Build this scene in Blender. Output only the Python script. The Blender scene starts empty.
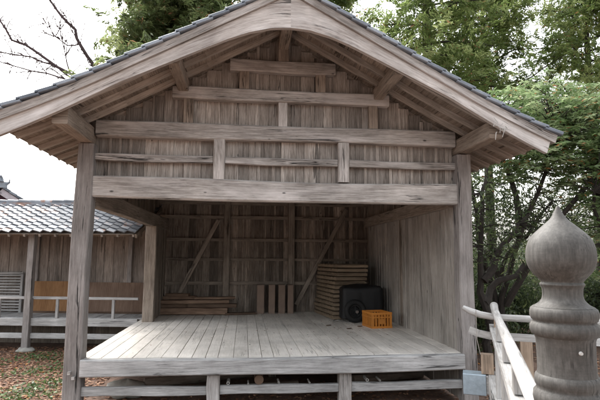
import bpy, math, random
import numpy as np
from mathutils import Vector, Matrix
random.seed(11)
rng = np.random.default_rng(5)
S = bpy.context.scene
COL = S.collection
R = math.radians

# ------------------------------------------------------------------ camera
CAMP = Vector((2.426, -7.636, 1.496)); PITCH, YAW, ROLL = .1177, .1129, .006
F = Vector((math.sin(YAW)*math.cos(PITCH), math.cos(YAW)*math.cos(PITCH), math.sin(PITCH)))
Rt = Vector((math.cos(YAW), -math.sin(YAW), 0)); Up = Rt.cross(F)
r2 = Rt*math.cos(ROLL)+Up*math.sin(ROLL); u2 = -Rt*math.sin(ROLL)+Up*math.cos(ROLL)
cd = bpy.data.cameras.new('camera'); cam = bpy.data.objects.new('camera', cd); COL.objects.link(cam)
m = Matrix((( r2.x, u2.x, -F.x), (r2.y, u2.y, -F.y), (r2.z, u2.z, -F.z))).to_4x4()
m.translation = CAMP; cam.matrix_world = m
cd.sensor_width = 36; cd.lens = 483.87/600*36; cd.clip_start = .05; cd.clip_end = 2000
S.camera = cam
# ------------------------------------------------------------------ world and sun (overcast)
SUN_EL, SUN_AZ = R(50), R(-28)
w = bpy.data.worlds.new('World'); S.world = w; w.use_nodes = True
nt = w.node_tree; bg = nt.nodes['Background']
sky = nt.nodes.new('ShaderNodeTexSky'); sky.sky_type = 'NISHITA'; sky.sun_disc = False
sky.sun_elevation = SUN_EL; sky.sun_rotation = SUN_AZ; sky.dust_density = 6; sky.air_density = 1.5
hs = nt.nodes.new('ShaderNodeHueSaturation'); hs.inputs['Saturation'].default_value = .22
hs.inputs['Value'].default_value = 1.0
nt.links.new(sky.outputs[0], hs.inputs['Color']); nt.links.new(hs.outputs[0], bg.inputs[0])
bg.inputs[1].default_value = .15
sl = bpy.data.lights.new('sun', 'SUN'); sl.energy = .6; sl.angle = R(25); sl.color = (1, .96, .9)
so = bpy.data.objects.new('sun', sl); COL.objects.link(so)
sd = Vector((math.sin(SUN_AZ)*math.cos(SUN_EL), math.cos(SUN_AZ)*math.cos(SUN_EL), math.sin(SUN_EL)))
so.rotation_euler = sd.to_track_quat('Z', 'Y').to_euler()
S.view_settings.view_transform = 'Standard'; S.view_settings.look = 'None'
S.view_settings.gamma = 1; S.view_settings.use_curve_mapping = False
S.view_settings.exposure = 1.95
S.render.engine = 'CYCLES'

# ------------------------------------------------------------------ materials
def newmat(name):
    m = bpy.data.materials.new(name); m.use_nodes = True
    t = m.node_tree; b = t.nodes['Principled BSDF']
    return m, t, b
def N(t, kind, **k):
    n = t.nodes.new(kind)
    for a, v in k.items():
        if a in n.inputs: n.inputs[a].default_value = v
        else: setattr(n, a, v)
    return n
def mth(t, op, a, b=None, clamp=False):
    n = t.nodes.new('ShaderNodeMath'); n.operation = op; n.use_clamp = clamp
    for i, x in enumerate((a, b)):
        if x is None: continue
        if hasattr(x, 'links'): t.links.new(x, n.inputs[i])
        else: n.inputs[i].default_value = x
    return n.outputs[0]
def ramp(t, fac, stops):
    n = t.nodes.new('ShaderNodeValToRGB'); e = n.color_ramp.elements
    while len(e) < len(stops): e.new(.5)
    for i, (p, c) in enumerate(stops): e[i].position = p; e[i].color = (*c, 1)
    t.links.new(fac, n.inputs[0]); return n.outputs[0]
def mix(t, fac, a, b, mode='MIX'):
    n = t.nodes.new('ShaderNodeMix'); n.data_type = 'RGBA'; n.blend_type = mode
    for i, x in ((0, fac), (6, a), (7, b)):
        if hasattr(x, 'links'): t.links.new(x, n.inputs[i])
        elif i == 0: n.inputs[i].default_value = x
        else: n.inputs[i].default_value = (*x, 1)
    return n.outputs[2]
def uvmap(t, su, sv, off=0):
    tc = t.nodes.new('ShaderNodeTexCoord'); mp = t.nodes.new('ShaderNodeMapping')
    mp.inputs['Scale'].default_value = (su, sv, 1); mp.inputs['Location'].default_value = (off, off*1.7, off)
    t.links.new(tc.outputs['UV'], mp.inputs[0]); return mp.outputs[0]
def noise(t, vec, scale, detail=4, rough=.6, dist=0):
    n = N(t, 'ShaderNodeTexNoise', Scale=scale, Detail=detail, Roughness=rough, Distortion=dist)
    if vec is not None: t.links.new(vec, n.inputs['Vector'])
    return n.outputs['Fac']
WK = (1.10, 1.11, 1.13)
def wood(name, dark, mid, light, crack=1.0, tonev=.55, rough=.85, moss=0, bump=.5, pale=None):
    m, t, b = newmat(name)
    dark, mid, light = (tuple(c*k for c, k in zip(q, WK)) for q in (dark, mid, light))
    if pale: pale = tuple(c*k for c, k in zip(pale, WK))
    g = noise(t, uvmap(t, 1.3, 24), 1.6, 9, .74, .5)
    fine = noise(t, uvmap(t, 3, 62, 3), 1.5, 5, .75)
    blot = noise(t, uvmap(t, .9, 3.2, 7), 1.4, 4, .6, .3)
    f = mth(t, 'ADD', mth(t, 'MULTIPLY', g, .5), mth(t, 'ADD', mth(t, 'MULTIPLY', fine, .38), mth(t, 'MULTIPLY', blot, .25)))
    col = ramp(t, f, [(.40, dark), (.545, mid), (.70, light)])
    if pale:                                     # bleached wear in large streaks
        pf = noise(t, uvmap(t, .5, 2.5, 17), 1.3, 5, .65, .4)
        pf = ramp(t, pf, [(.48, (0, 0, 0)), (.68, (1, 1, 1))])
        col = mix(t, mth(t, 'MULTIPLY', pf, .7), col, pale)
    at = t.nodes.new('ShaderNodeAttribute'); at.attribute_name = 'tone'
    tn = mth(t, 'ADD', mth(t, 'MULTIPLY', at.outputs['Fac'], tonev), 1-tonev*.5)
    cr = noise(t, uvmap(t, .24, 6.5, 11), 1.5, 5, .55, .35)
    cr = mth(t, 'ABSOLUTE', mth(t, 'SUBTRACT', cr, .5))
    gate = noise(t, uvmap(t, .35, 1.9, 23), 1.7, 2)
    cr = mth(t, 'ADD', mth(t, 'MULTIPLY', cr, 110), mth(t, 'MULTIPLY', mth(t, 'SUBTRACT', .565, gate), 18), True)
    v = t.nodes.new('ShaderNodeTexVoronoi'); v.inputs['Scale'].default_value = 1
    t.links.new(uvmap(t, 2.3, 4.6, 31), v.inputs['Vector'])
    sp = t.nodes.new('ShaderNodeSeparateColor'); t.links.new(v.outputs['Color'], sp.inputs[0])
    kn = mth(t, 'ADD', mth(t, 'MULTIPLY', v.outputs['Distance'], 11), mth(t, 'MULTIPLY', mth(t, 'GREATER_THAN', sp.outputs[0], .42), 2))
    kn = mth(t, 'ADD', mth(t, 'POWER', mth(t, 'MINIMUM', kn, 1), 2.5), .18, True)
    oc = t.nodes.new('ShaderNodeTexCoord'); dirt = noise(t, oc.outputs['Object'], .8, 6, .62, .4)
    dirt = mth(t, 'ADD', mth(t, 'MULTIPLY', dirt, 1.3), .38)
    dk = mth(t, 'MULTIPLY', kn, mth(t, 'ADD', mth(t, 'MULTIPLY', cr, .85*crack), 1-.85*crack))
    tn = mth(t, 'MULTIPLY', tn, dirt)
    fac = mth(t, 'MULTIPLY', dk, tn)
    cmb = t.nodes.new('ShaderNodeCombineColor')
    for i in range(3): t.links.new(fac, cmb.inputs[i])
    col = mix(t, 1.0, col, cmb.outputs[0], 'MULTIPLY')
    if moss:
        mz = noise(t, None, 2.2, 5, .7)
        mz = ramp(t, mz, [(.55, (0, 0, 0)), (.72, (1, 1, 1))])
        col = mix(t, mth(t, 'MULTIPLY', mz, moss), col, (.13, .15, .09))
    t.links.new(col, b.inputs['Base Color']); b.inputs['Roughness'].default_value = rough
    b.inputs['Specular IOR Level'].default_value = .25
    bp = t.nodes.new('ShaderNodeBump'); bp.inputs['Strength'].default_value = bump; bp.inputs['Distance'].default_value = .006
    hgt = mth(t, 'ADD', mth(t, 'MULTIPLY', g, .6), mth(t, 'ADD', mth(t, 'MULTIPLY', fine, .35), mth(t, 'MULTIPLY', dk, 1.2)))
    t.links.new(hgt, bp.inputs['Height']); t.links.new(bp.outputs[0], b.inputs['Normal'])
    return m
def plain(name, c, rough=.6, metal=0, var=.25, scale=6, bump=.2):
    m, t, b = newmat(name)
    n = noise(t, None, scale, 5, .65)
    tc = t.nodes.new('ShaderNodeTexCoord'); t.links.new(tc.outputs['Object'], n.node.inputs['Vector'])
    a = tuple(x*(1-var) for x in c); d = tuple(min(1, x*(1+var)) for x in c)
    at = t.nodes.new('ShaderNodeAttribute'); at.attribute_name = 'tone'
    f = mth(t, 'ADD', mth(t, 'MULTIPLY', n, .6), mth(t, 'MULTIPLY', at.outputs['Fac'], .4))
    t.links.new(ramp(t, f, [(.3, a), (.7, d)]), b.inputs['Base Color'])
    b.inputs['Roughness'].default_value = rough; b.inputs['Metallic'].default_value = metal
    bp = t.nodes.new('ShaderNodeBump'); bp.inputs['Strength'].default_value = bump; bp.inputs['Distance'].default_value = .01
    t.links.new(n, bp.inputs['Height']); t.links.new(bp.outputs[0], b.inputs['Normal'])
    return m
M = {}
M['beam'] = wood('weathered_beam', (.09, .078, .07), (.255, .235, .215), (.47, .445, .42), 1, .35, pale=(.55, .52, .50), bump=.8)
M['post'] = wood('grey_post', (.10, .09, .084), (.20, .182, .17), (.31, .29, .275), 1, .3)
M['hafu'] = wood('pale_bargeboard', (.15, .125, .11), (.35, .32, .295), (.56, .53, .50), .9, .2, pale=(.62, .60, .58), bump=.8)
M['board'] = wood('gable_boards', (.065, .054, .046), (.20, .176, .154), (.39, .358, .325), .8, .72)
M['brown'] = wood('brown_timber', (.07, .055, .044), (.18, .148, .12), (.31, .265, .22), .8, .4)
M['raft'] = wood('rafter_wood', (.11, .094, .08), (.25, .22, .19), (.40, .36, .32), .6, .5)
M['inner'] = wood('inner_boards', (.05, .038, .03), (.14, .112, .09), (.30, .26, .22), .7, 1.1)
M['side'] = wood('side_boards', (.15, .13, .112), (.28, .255, .225), (.42, .39, .355), .7, .4)
M['floor'] = wood('floor_planks', (.42, .385, .335), (.57, .53, .475), (.68, .64, .585), .35, .3, .7)
M['left'] = wood('shed_boards', (.06, .05, .042), (.165, .138, .118), (.29, .255, .225), .8, .55)
M['rail'] = wood('bleached_rail', (.11, .105, .095), (.25, .24, .225), (.40, .39, .375), 1, .5)
M['railb'] = wood('tan_block', (.16, .115, .08), (.27, .2, .145), (.36, .28, .21), .5, .3)
M['grey'] = wood('grey_deck', (.12, .115, .11), (.28, .275, .265), (.46, .45, .44), .9, .4)
M['plankd'] = wood('old_planks', (.06, .035, .025), (.14, .09, .062), (.25, .175, .125), .5, .9)
M['tray'] = wood('tray_wood', (.07, .05, .035), (.17, .125, .085), (.27, .21, .145), .5, .5)
M['ply'] = wood('orange_plywood', (.13, .065, .03), (.21, .11, .05), (.28, .16, .08), .2, .2)
M['ply2'] = wood('brown_plywood', (.09, .055, .038), (.14, .092, .066), (.20, .14, .105), .2, .2)
M['dull'] = plain('dull_box', (.19, .135, .105), .8)
M['black'] = plain('black_cover', (.005, .005, .006), .6)
M['rubber'] = plain('tyre_rubber', (.006, .006, .006), .75)
M['steel'] = plain('worn_steel', (.45, .44, .42), .35, .9)
M['orange'] = plain('orange_plastic', (.52, .195, .03), .5, 0, .12)
M['stone'] = plain('field_stone', (.34, .33, .3), .9, 0, .3, 9, .6)
M['flash'] = plain('metal_flashing', (.36, .44, .5), .4, .3, .25, 14, .4)
M['pipe'] = plain('dull_pipe', (.33, .32, .3), .6)
M['white'] = plain('white_cord', (.45, .44, .42), .8)
M['plaster'] = plain('far_gable_paint', (.6, .56, .6), .8)
M['purple'] = plain('far_gable_infill', (.10, .045, .07), .7)
M['bark'] = plain('bark', (.032, .026, .022), .95, 0, .5, 12, .8)
M['barkp'] = plain('pinkish_bark', (.07, .05, .052), .95, 0, .4, 12, .8)
def tile_mat(name, cols, lichen):
    m, t, b = newmat(name)
    at = t.nodes.new('ShaderNodeAttribute'); at.attribute_name = 'tone'
    tc = t.nodes.new('ShaderNodeTexCoord')
    n = noise(t, tc.outputs['Object'], 7, 5, .7); f = mth(t, 'ADD', mth(t, 'MULTIPLY', n, .5), mth(t, 'MULTIPLY', at.outputs['Fac'], .5))
    c = ramp(t, f, [(.25, cols[0]), (.5, cols[1]), (.75, cols[2])])
    if lichen:
        l = noise(t, tc.outputs['Object'], 1.1, 6, .75); l2 = noise(t, tc.outputs['Object'], 9, 3, .6)
        l = mth(t, 'ADD', mth(t, 'MULTIPLY', l, .6), mth(t, 'MULTIPLY', mth(t,'MULTIPLY', at.outputs['Fac'], l2), .5))
        l = ramp(t, l, [(.49, (0, 0, 0)), (.58, (1, 1, 1))])
        c = mix(t, mth(t, 'MULTIPLY', l, lichen), c, (.27, .14, .09))
    t.links.new(c, b.inputs['Base Color']); b.inputs['Roughness'].default_value = .6
    bp = N(t, 'ShaderNodeBump', Strength=.3); bp.inputs['Distance'].default_value = .01
    t.links.new(n, bp.inputs['Height']); t.links.new(bp.outputs[0], b.inputs['Normal'])
    return m
M['tile'] = tile_mat('slate_blue_tile', [(.10, .12, .15), (.19, .22, .26), (.30, .34, .39)], 0)
M['tile2'] = tile_mat('pale_lichened_tile', [(.08, .09, .105), (.185, .20, .225), (.33, .35, .38)], .85)
def leaf_mat(name, a, bcol, c, accent=None, trans=.35, rough=.5):
    m, t, b = newmat(name)
    at = t.nodes.new('ShaderNodeAttribute'); at.attribute_name = 'tone'
    st = [(0, a), (.5, bcol), (.9, c)] + ([(.935, accent)] if accent else [])
    col = ramp(t, at.outputs['Fac'], st)
    t.links.new(col, b.inputs['Base Color']); b.inputs['Roughness'].default_value = rough
    tr = t.nodes.new('ShaderNodeBsdfTranslucent'); t.links.new(col, tr.inputs[0])
    mx = t.nodes.new('ShaderNodeMixShader'); mx.inputs[0].default_value = trans
    t.links.new(b.outputs[0], mx.inputs[1]); t.links.new(tr.outputs[0], mx.inputs[2])
    t.links.new(mx.outputs[0], t.nodes['Material Output'].inputs[0])
    return m
M['lf_cedar'] = leaf_mat('cedar_sprays', (.06, .09, .025), (.19, .26, .08), (.44, .50, .22), (.34, .19, .09), .6)  # dark end of the ramp paints in shade among the sprays
M['lf_cyp'] = leaf_mat('cypress_sprays', (.055, .08, .03), (.17, .22, .085), (.36, .41, .19), (.3, .17, .09), .55)
M['lf_rho'] = leaf_mat('broad_leaves', (.06, .10, .04), (.20, .30, .12), (.46, .55, .32), (.5, .24, .1), .5, .28)  # pale end of the ramp paints in white highlights on the leaves
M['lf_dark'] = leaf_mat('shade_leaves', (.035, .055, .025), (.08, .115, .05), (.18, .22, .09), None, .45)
M['lf_litter'] = leaf_mat('fallen_leaves', (.12, .055, .03), (.27, .135, .08), (.42, .26, .17), (.5, .22, .06), .1, .8)
M['lf_weed'] = leaf_mat('weed_leaves', (.05, .09, .03), (.09, .15, .05), (.15, .22, .08), None, .3)

def ground_mat():
    m, t, b = newmat('leaf_strewn_soil')
    tc = t.nodes.new('ShaderNodeTexCoord')
    n = noise(t, tc.outputs['Object'], 1.1, 8, .7); n2 = noise(t, tc.outputs['Object'], 14, 5, .7)
    f = mth(t, 'ADD', mth(t, 'MULTIPLY', n, .5), mth(t, 'MULTIPLY', n2, .5))
    c = ramp(t, f, [(.3, (.05, .035, .025)), (.5, (.14, .085, .06)), (.62, (.24, .16, .12)), (.75, (.1, .12, .05))])
    t.links.new(c, b.inputs['Base Color']); b.inputs['Roughness'].default_value = .95
    bp = N(t, 'ShaderNodeBump', Strength=.6); bp.inputs['Distance'].default_value = .03
    t.links.new(n2, bp.inputs['Height']); t.links.new(bp.outputs[0], b.inputs['Normal'])
    return m
M['ground'] = ground_mat()
def knob_mat():
    m, t, b = newmat('newel_wood')
    tc = t.nodes.new('ShaderNodeTexCoord')
    mp = t.nodes.new('ShaderNodeMapping'); mp.inputs['Scale'].default_value = (2, 2, 60)
    t.links.new(tc.outputs['Object'], mp.inputs[0]); ring = noise(t, mp.outputs[0], 6, 6, .7)
    mp2 = t.nodes.new('ShaderNodeMapping'); mp2.inputs['Scale'].default_value = (30, 30, 3)
    t.links.new(tc.outputs['Object'], mp2.inputs[0]); gr = noise(t, mp2.outputs[0], 3, 5, .65)
    blot = noise(t, tc.outputs['Object'], 13, 9, .74)
    f = mth(t, 'ADD', mth(t, 'MULTIPLY', ring, .12), mth(t, 'ADD', mth(t, 'MULTIPLY', gr, .38), mth(t, 'MULTIPLY', blot, .5)))
    c = ramp(t, f, [(.36, (.028, .026, .023)), (.5, (.066, .062, .056)), (.66, (.125, .119, .11))])
    mp3 = t.nodes.new('ShaderNodeMapping'); mp3.inputs['Scale'].default_value = (18, 18, .5)
    t.links.new(tc.outputs['Object'], mp3.inputs[0]); ck = noise(t, mp3.outputs[0], 1.2, 5, .6)
    gt = noise(t, tc.outputs['Object'], 6, 2)
    ck = mth(t, 'ADD', mth(t, 'MULTIPLY', mth(t, 'ABSOLUTE', mth(t, 'SUBTRACT', ck, .5)), 70), mth(t, 'MULTIPLY', mth(t, 'SUBTRACT', .60, gt), 14), True)
    c = mix(t, ck, (.02, .018, .016), c); f = mth(t, 'ADD', f, mth(t, 'MULTIPLY', ck, .6))
    t.links.new(c, b.inputs['Base Color']); b.inputs['Roughness'].default_value = .68
    bp = N(t, 'ShaderNodeBump', Strength=.35); bp.inputs['Distance'].default_value = .003
    t.links.new(f, bp.inputs['Height']); t.links.new(bp.outputs[0], b.inputs['Normal'])
    return m
M['knob'] = knob_mat()

# ------------------------------------------------------------------ mesh helpers
V = Vector
class MB:
    def __init__(s): s.v = []; s.f = []; s.uv = []; s.t = []
    def face(s, idx, uvs=None, tone=.5):
        s.f.append(idx); s.uv += (uvs if uvs else [(0, 0)]*len(idx)); s.t.append(tone)
    def beam(s, p0, p1, w, h, up=(0, 0, 1), ch=.0, seg=1, wob=0, tone=None, w1=None, h1=None, bow=0):
        p0 = V(p0); p1 = V(p1); d = p1-p0; L = d.length; d.normalize()
        up = V(up); up = (up-d*up.dot(d)).normalized(); sd = d.cross(up)
        if tone is None: tone = random.random()
        w1 = w if w1 is None else w1; h1 = h if h1 is None else h1
        ou, ov = random.uniform(0, 90), random.uniform(0, 90)
        ph = random.uniform(0, 9); b0 = len(s.v)
        for i in range(seg+1):
            k = i/seg; ww = (w+(w1-w)*k)/2; hh = (h+(h1-h)*k)/2
            c = p0+d*L*k+up*bow*math.sin(math.pi*k)
            if wob: 
                c = c+up*wob*math.sin(ph+k*5.3)+sd*wob*.6*math.sin(ph*2+k*7.1)
                ww += wob*.5*math.sin(ph*3+k*11); hh += wob*.7*math.sin(ph*5+k*8)
            if ch: prof = [(-ww+ch, -hh), (ww-ch, -hh), (ww, -hh+ch), (ww, hh-ch), (ww-ch, hh), (-ww+ch, hh), (-ww, hh-ch), (-ww, -hh+ch)]
            else: prof = [(-ww, -hh), (ww, -hh), (ww, hh), (-ww, hh)]
            for a, b in prof: s.v.append(c+sd*a+up*b)
        n = len(prof)
        per = [0]
        for i in range(n):
            a = prof[i]; b = prof[(i+1) % n]; per.append(per[-1]+math.hypot(a[0]-b[0], a[1]-b[1]))
        for i in range(seg):
            for j in range(n):
                a = b0+i*n+j; b = b0+i*n+(j+1) % n
                u0 = ou+L*i/seg; u1 = ou+L*(i+1)/seg; q0 = ov+per[j]; q1 = ov+per[j+1]
                s.face([a, b, b+n, a+n], [(u0, q0), (u0, q1), (u1, q1), (u1, q0)], tone)
        e = b0+seg*n
        s.face([b0+j for j in reversed(range(n))], [(ou+prof[j][0]*.3, ov+prof[j][1]) for j in reversed(range(n))], tone*.8)
        s.face([e+j for j in range(n)], [(ou+prof[j][0]*.3, ov+prof[j][1]) for j in range(n)], tone*.8)
        return s
    def box(s, x0, x1, y0, y1, z0, z1, **k):
        dx, dy, dz = x1-x0, y1-y0, z1-z0; cx, cy, cz = (x0+x1)/2, (y0+y1)/2, (z0+z1)/2
        if dx >= dy and dx >= dz: return s.beam((x0, cy, cz), (x1, cy, cz), dy, dz, **k)
        if dy >= dz: return s.beam((cx, y0, cz), (cx, y1, cz), dx, dz, **k)
        return s.beam((cx, cy, z0), (cx, cy, z1), dx, dy, up=(0, 1, 0), **k)
    def tube(s, pts, rads, n=8, tone=.5, cap=True):
        pts = [V(p) for p in pts]; b0 = len(s.v); L = 0
        ref = V((.3, .2, 1)).normalized()
        for i, p in enumerate(pts):
            d = (pts[min(i+1, len(pts)-1)]-pts[max(i-1, 0)]).normalized()
            a = d.cross(ref)
            if a.length < .05: a = d.cross(V((1, 0, 0)))
            a.normalize(); b = d.cross(a)
            for j in range(n):
                t = 2*math.pi*j/n; s.v.append(p+(a*math.cos(t)+b*math.sin(t))*rads[i])
        for i in range(len(pts)-1):
            L1 = L+(pts[i+1]-pts[i]).length
            for j in range(n):
                a = b0+i*n+j; b = b0+i*n+(j+1) % n; q = .25/n
                s.face([a, b, b+n, a+n], [(L, j*q), (L, (j+1)*q), (L1, (j+1)*q), (L1, j*q)], tone)
            L = L1
        if cap:
            e = b0+(len(pts)-1)*n
            s.face([b0+j for j in reversed(range(n))], None, tone); s.face([e+j for j in range(n)], None, tone)
        return s
    def lathe(s, prof, c, n=48, tone=.5):
        c = V(c); b0 = len(s.v)
        for r, z in prof:
            for j in range(n):
                t = 2*math.pi*j/n; s.v.append(c+V((r*math.cos(t), r*math.sin(t), z)))
        for i in range(len(prof)-1):
            for j in range(n):
                a = b0+i*n+j; b = b0+i*n+(j+1) % n; s.face([a, b, b+n, a+n], None, tone)
        return s
ORG = {}
def link(name, me, mat, parent, center, smooth):
    o = bpy.data.objects.new(name, me); COL.objects.link(o); me.materials.append(mat)
    if smooth:
        me.polygons.foreach_set('use_smooth', [True]*len(me.polygons))
        if smooth != 'all':
            try: me.set_sharp_from_angle(angle=R(40))
            except Exception: pass
    if parent: o.parent = parent; o.location = center-ORG[parent.name]
    else: o.location = center
    ORG[o.name] = center; return o
def build(mb, name, mat, parent=None, smooth=False, base=False):
    """Link an MB as ONE mesh object; its origin goes to its middle (or its base)."""
    a = np.array([tuple(v) for v in mb.v]); lo, hi = a.min(0), a.max(0); c = (lo+hi)/2
    if base: c[2] = lo[2]
    me = bpy.data.meshes.new(name); me.from_pydata((a-c).tolist(), [], mb.f)
    uv = me.uv_layers.new(name='UVMap'); uv.data.foreach_set('uv', np.array(mb.uv, dtype=np.float32).ravel())
    at = me.attributes.new('tone', 'FLOAT', 'FACE'); at.data.foreach_set('value', np.array(mb.t, dtype=np.float32))
    return link(name, me, mat, parent, V(c), smooth)
def quads(P, tone, name, mat, parent=None):
    """P: (n,4,3) leaf quads -> one mesh"""
    n = len(P); c = P.reshape(-1, 3).mean(0); vs = (P.reshape(-1, 3)-c).astype(np.float32)
    me = bpy.data.meshes.new(name); me.vertices.add(n*4); me.vertices.foreach_set('co', vs.ravel())
    me.loops.add(n*4); me.loops.foreach_set('vertex_index', np.arange(n*4, dtype=np.int32))
    me.polygons.add(n); me.polygons.foreach_set('loop_start', np.arange(0, n*4, 4, dtype=np.int32))
    me.update(); me.validate()
    at = me.attributes.new('tone', 'FLOAT', 'FACE'); at.data.foreach_set('value', tone.astype(np.float32))
    return link(name, me, mat, parent, V(c), False)
def tag(o, label=None, cat=None, group=None, kind=None):
    if label: o['label'] = label
    if cat: o['category'] = cat
    if group: o['group'] = group
    if kind: o['kind'] = kind
    return o
def thing(name, loc, label, cat, group=None, rz=0, off=None):
    """Empty at the thing's base. off: where that base is in the frame its parts are written in."""
    o = bpy.data.objects.new(name, None); COL.objects.link(o); o.location = loc; o.rotation_euler[2] = rz
    o.empty_display_size = .2
    ORG[o.name] = V(loc if off is None else off)
    return tag(o, label, cat, group)
G = -.78                                         # ground level; the stage floor is z = 0

# ------------------------------------------------------------------ ground
gm = MB(); nx = 60
def gh(x, y):
    d = math.hypot(x-3, y-2); k = min(1, max(0, (d-9)/14))
    bump = .03*math.sin(x*1.3+1)*math.cos(y*1.1)
    rise = max(0, (x-9.5))*.03 if x < 60 else 1.5
    return G-.015+bump*min(1, max(0, (abs(x-3)-3.3)))*.6+k*.1*math.sin(x*.4)*math.cos(y*.3)+rise*min(1, d/30)
gx = [-400, -120, -50, -25]+[-14+i*.6 for i in range(60)]+[30, 50, 120, 400]
gy = [-400, -120, -50, -25]+[-12+i*.6 for i in range(60)]+[32, 50, 120, 400]
for y in gy:
    for x in gx: gm.v.append(V((x, y, gh(x, y))))
for j in range(len(gy)-1):
    for i in range(len(gx)-1):
        a = j*len(gx)+i; gm.face([a, a+1, a+1+len(gx), a+len(gx)])
tag(build(gm, 'ground', M['ground'], smooth='all'), kind='structure')

# ------------------------------------------------------------------ the stage building
B = thing('stage_building', (3, 3, G), 'large open-fronted weathered timber stage with arched gable and plank floor', 'stage building')
ORG[B.name] = V((3, 3, G))
def zt(x):
    d = abs(x-3); return 5.32-.55*d+.05*max(0, d-2.4)**2
def P_(name, mb, mat, parent=B, smooth=False, label=None):
    o = build(mb, name, M[mat], parent, smooth)
    if label: o['label'] = label
    return o
def one(name, mat, *a, parent=B, label=None, **k):
    return P_(name, MB().beam(*a, **k), mat, parent, label=label)
# posts
fl = one('post', 'post', (-.015, 0, G), (0, 0, 3.2), .245, .24, up=(0, 1, 0), ch=.016, seg=10, wob=.008, tone=.3)
fr = one('post', 'post', (6.0, 0, G), (6, 0, 3.2), .235, .235, up=(0, 1, 0), ch=.016, seg=10, wob=.008, tone=.7)
for z, x in ((-.17, -.03), (-.24, .03)):
    one('peg', 'beam', (x-.02, -.15, z), (x+.02, -.15, z), .06, .04, parent=fl, tone=.9)
one('post', 'brown', (.25, 4.1, G), (.25, 4.1, 2.2), .25, .22, up=(0, 1, 0), ch=.012, seg=6, wob=.006, tone=.8)
for x, y in ((0, 5.95), (6, 5.95), (6, 3)): one('post', 'brown', (x, y, G), (x, y, 3.2), .2, .2, up=(0, 1, 0), ch=.01, tone=.4)
for x in (1.94, 3.72): one('back_post', 'brown', (x, 5.85, 0), (x, 5.85, 3.1), .17, .15, up=(0, 1, 0), ch=.01, tone=.15)
for x in (2.0, 4.0): one('floor_post', 'beam', (x, .0, G), (x, .0, -.26), .19, .19, up=(0, 1, 0), ch=.012, seg=3, wob=.006, tone=.5)
for y in (2, 4, 5.9):
    for x in (1.0, 3.0, 5.0): one('floor_post', 'brown', (x, y, G), (x, y, -.26), .14, .14, up=(0, 1, 0))
# front beams
one('lintel', 'beam', (.115, 0, 2.54), (5.888, 0, 2.54), .17, .325, ch=.02, seg=14, wob=.011, tone=.85, bow=-.01)
one('tie_beam', 'beam', (.12, .0, 3.465), (5.885, .0, 3.465), .16, .25, ch=.018, seg=12, wob=.009, tone=.55)
one('collar_beam', 'beam', (1.25, -.01, 4.085), (4.76, -.01, 4.085), .15, .195, ch=.016, seg=8, wob=.008, tone=.45)
one('upper_collar_beam', 'beam', (2.14, -.01, 4.58), (3.86, -.01, 4.58), .14, .2, ch=.014, seg=5, wob=.007, tone=.3)
for x in (2.0, 3.995): one('strut', 'beam', (x, -.012, 2.7), (x, -.012, 3.345), .175, .12, up=(0, 1, 0), ch=.008, tone=.7)
one('strut', 'beam', (3.0, -.005, 3.585), (3.0, -.005, 3.99), .145, .1, up=(0, 1, 0), ch=.006, tone=.6)
for x in (1.5, 4.5): one('strut', 'brown', (x, .0, 3.585), (x, .0, 3.99), .15, .09, up=(0, 1, 0), ch=.006, tone=.9)
for x in (2.37, 3.62): one('strut', 'brown', (x, .0, 4.18), (x, .0, 4.49), .16, .09, up=(0, 1, 0), ch=.006, tone=.9)
one('king_strut', 'brown', (3.0, .0, 4.67), (3.0, .0, 4.9), .17, .12, up=(0, 1, 0), tone=.6)
for a, b in ((.115, 1.905), (2.095, 3.9), (4.09, 5.885)):
    one('mid_rail', 'beam', (a, -.012, 3.01), (b, -.012, 3.01), .07, .115, ch=.01, seg=6, wob=.006, tone=.45)
# gable wall (boards and cover strips)
def boards(mb, x0, x1, z0, z1, y, nrm=-1, wd=.2, strips=.35, axis='x', th=.02, tmin=0., tmax=1., gap=.005):
    x = x0; k = 0
    while x < x1-.03:
        ww = min(wd*random.uniform(.7, 1.25), x1-x); xm = x+ww/2
        top = z1(xm) if callable(z1) else z1; bot = z0(xm) if callable(z0) else z0
        off = nrm*(.0+.008*(k % 2)+random.uniform(0, .004)); tn = random.uniform(tmin, tmax)
        if top > bot+.02:
            if axis == 'x': mb.beam((xm, y+off, bot), (xm, y+off, top), ww-gap, th, up=(0, 1, 0), tone=tn)
            else: mb.beam((y+off, xm, bot), (y+off, xm, top), ww-gap, th, up=(1, 0, 0), tone=tn)
            if random.random() < strips:
                yy = y+nrm*(th/2+.016); sw = random.uniform(.035, .06); tn = min(1, tn+.35)
                if axis == 'x': mb.beam((x, yy, bot+.001), (x, yy, top-.001), sw, .015, up=(0, 1, 0), tone=tn)
                else: mb.beam((yy, x, bot+.001), (yy, x, top-.001), sw, .015, up=(1, 0, 0), tone=tn)
        x += ww; k += 1
    return mb
mb = boards(MB(), .12, 5.88, 2.66, lambda x: min(3.4, zt(x)-.15), .085, -1, .19, .75)
boards(mb, .12, 5.88, 3.401, lambda x: zt(x)-.19, .087, -1, .21, .35)
P_('gable_wall', mb, 'board')
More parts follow.
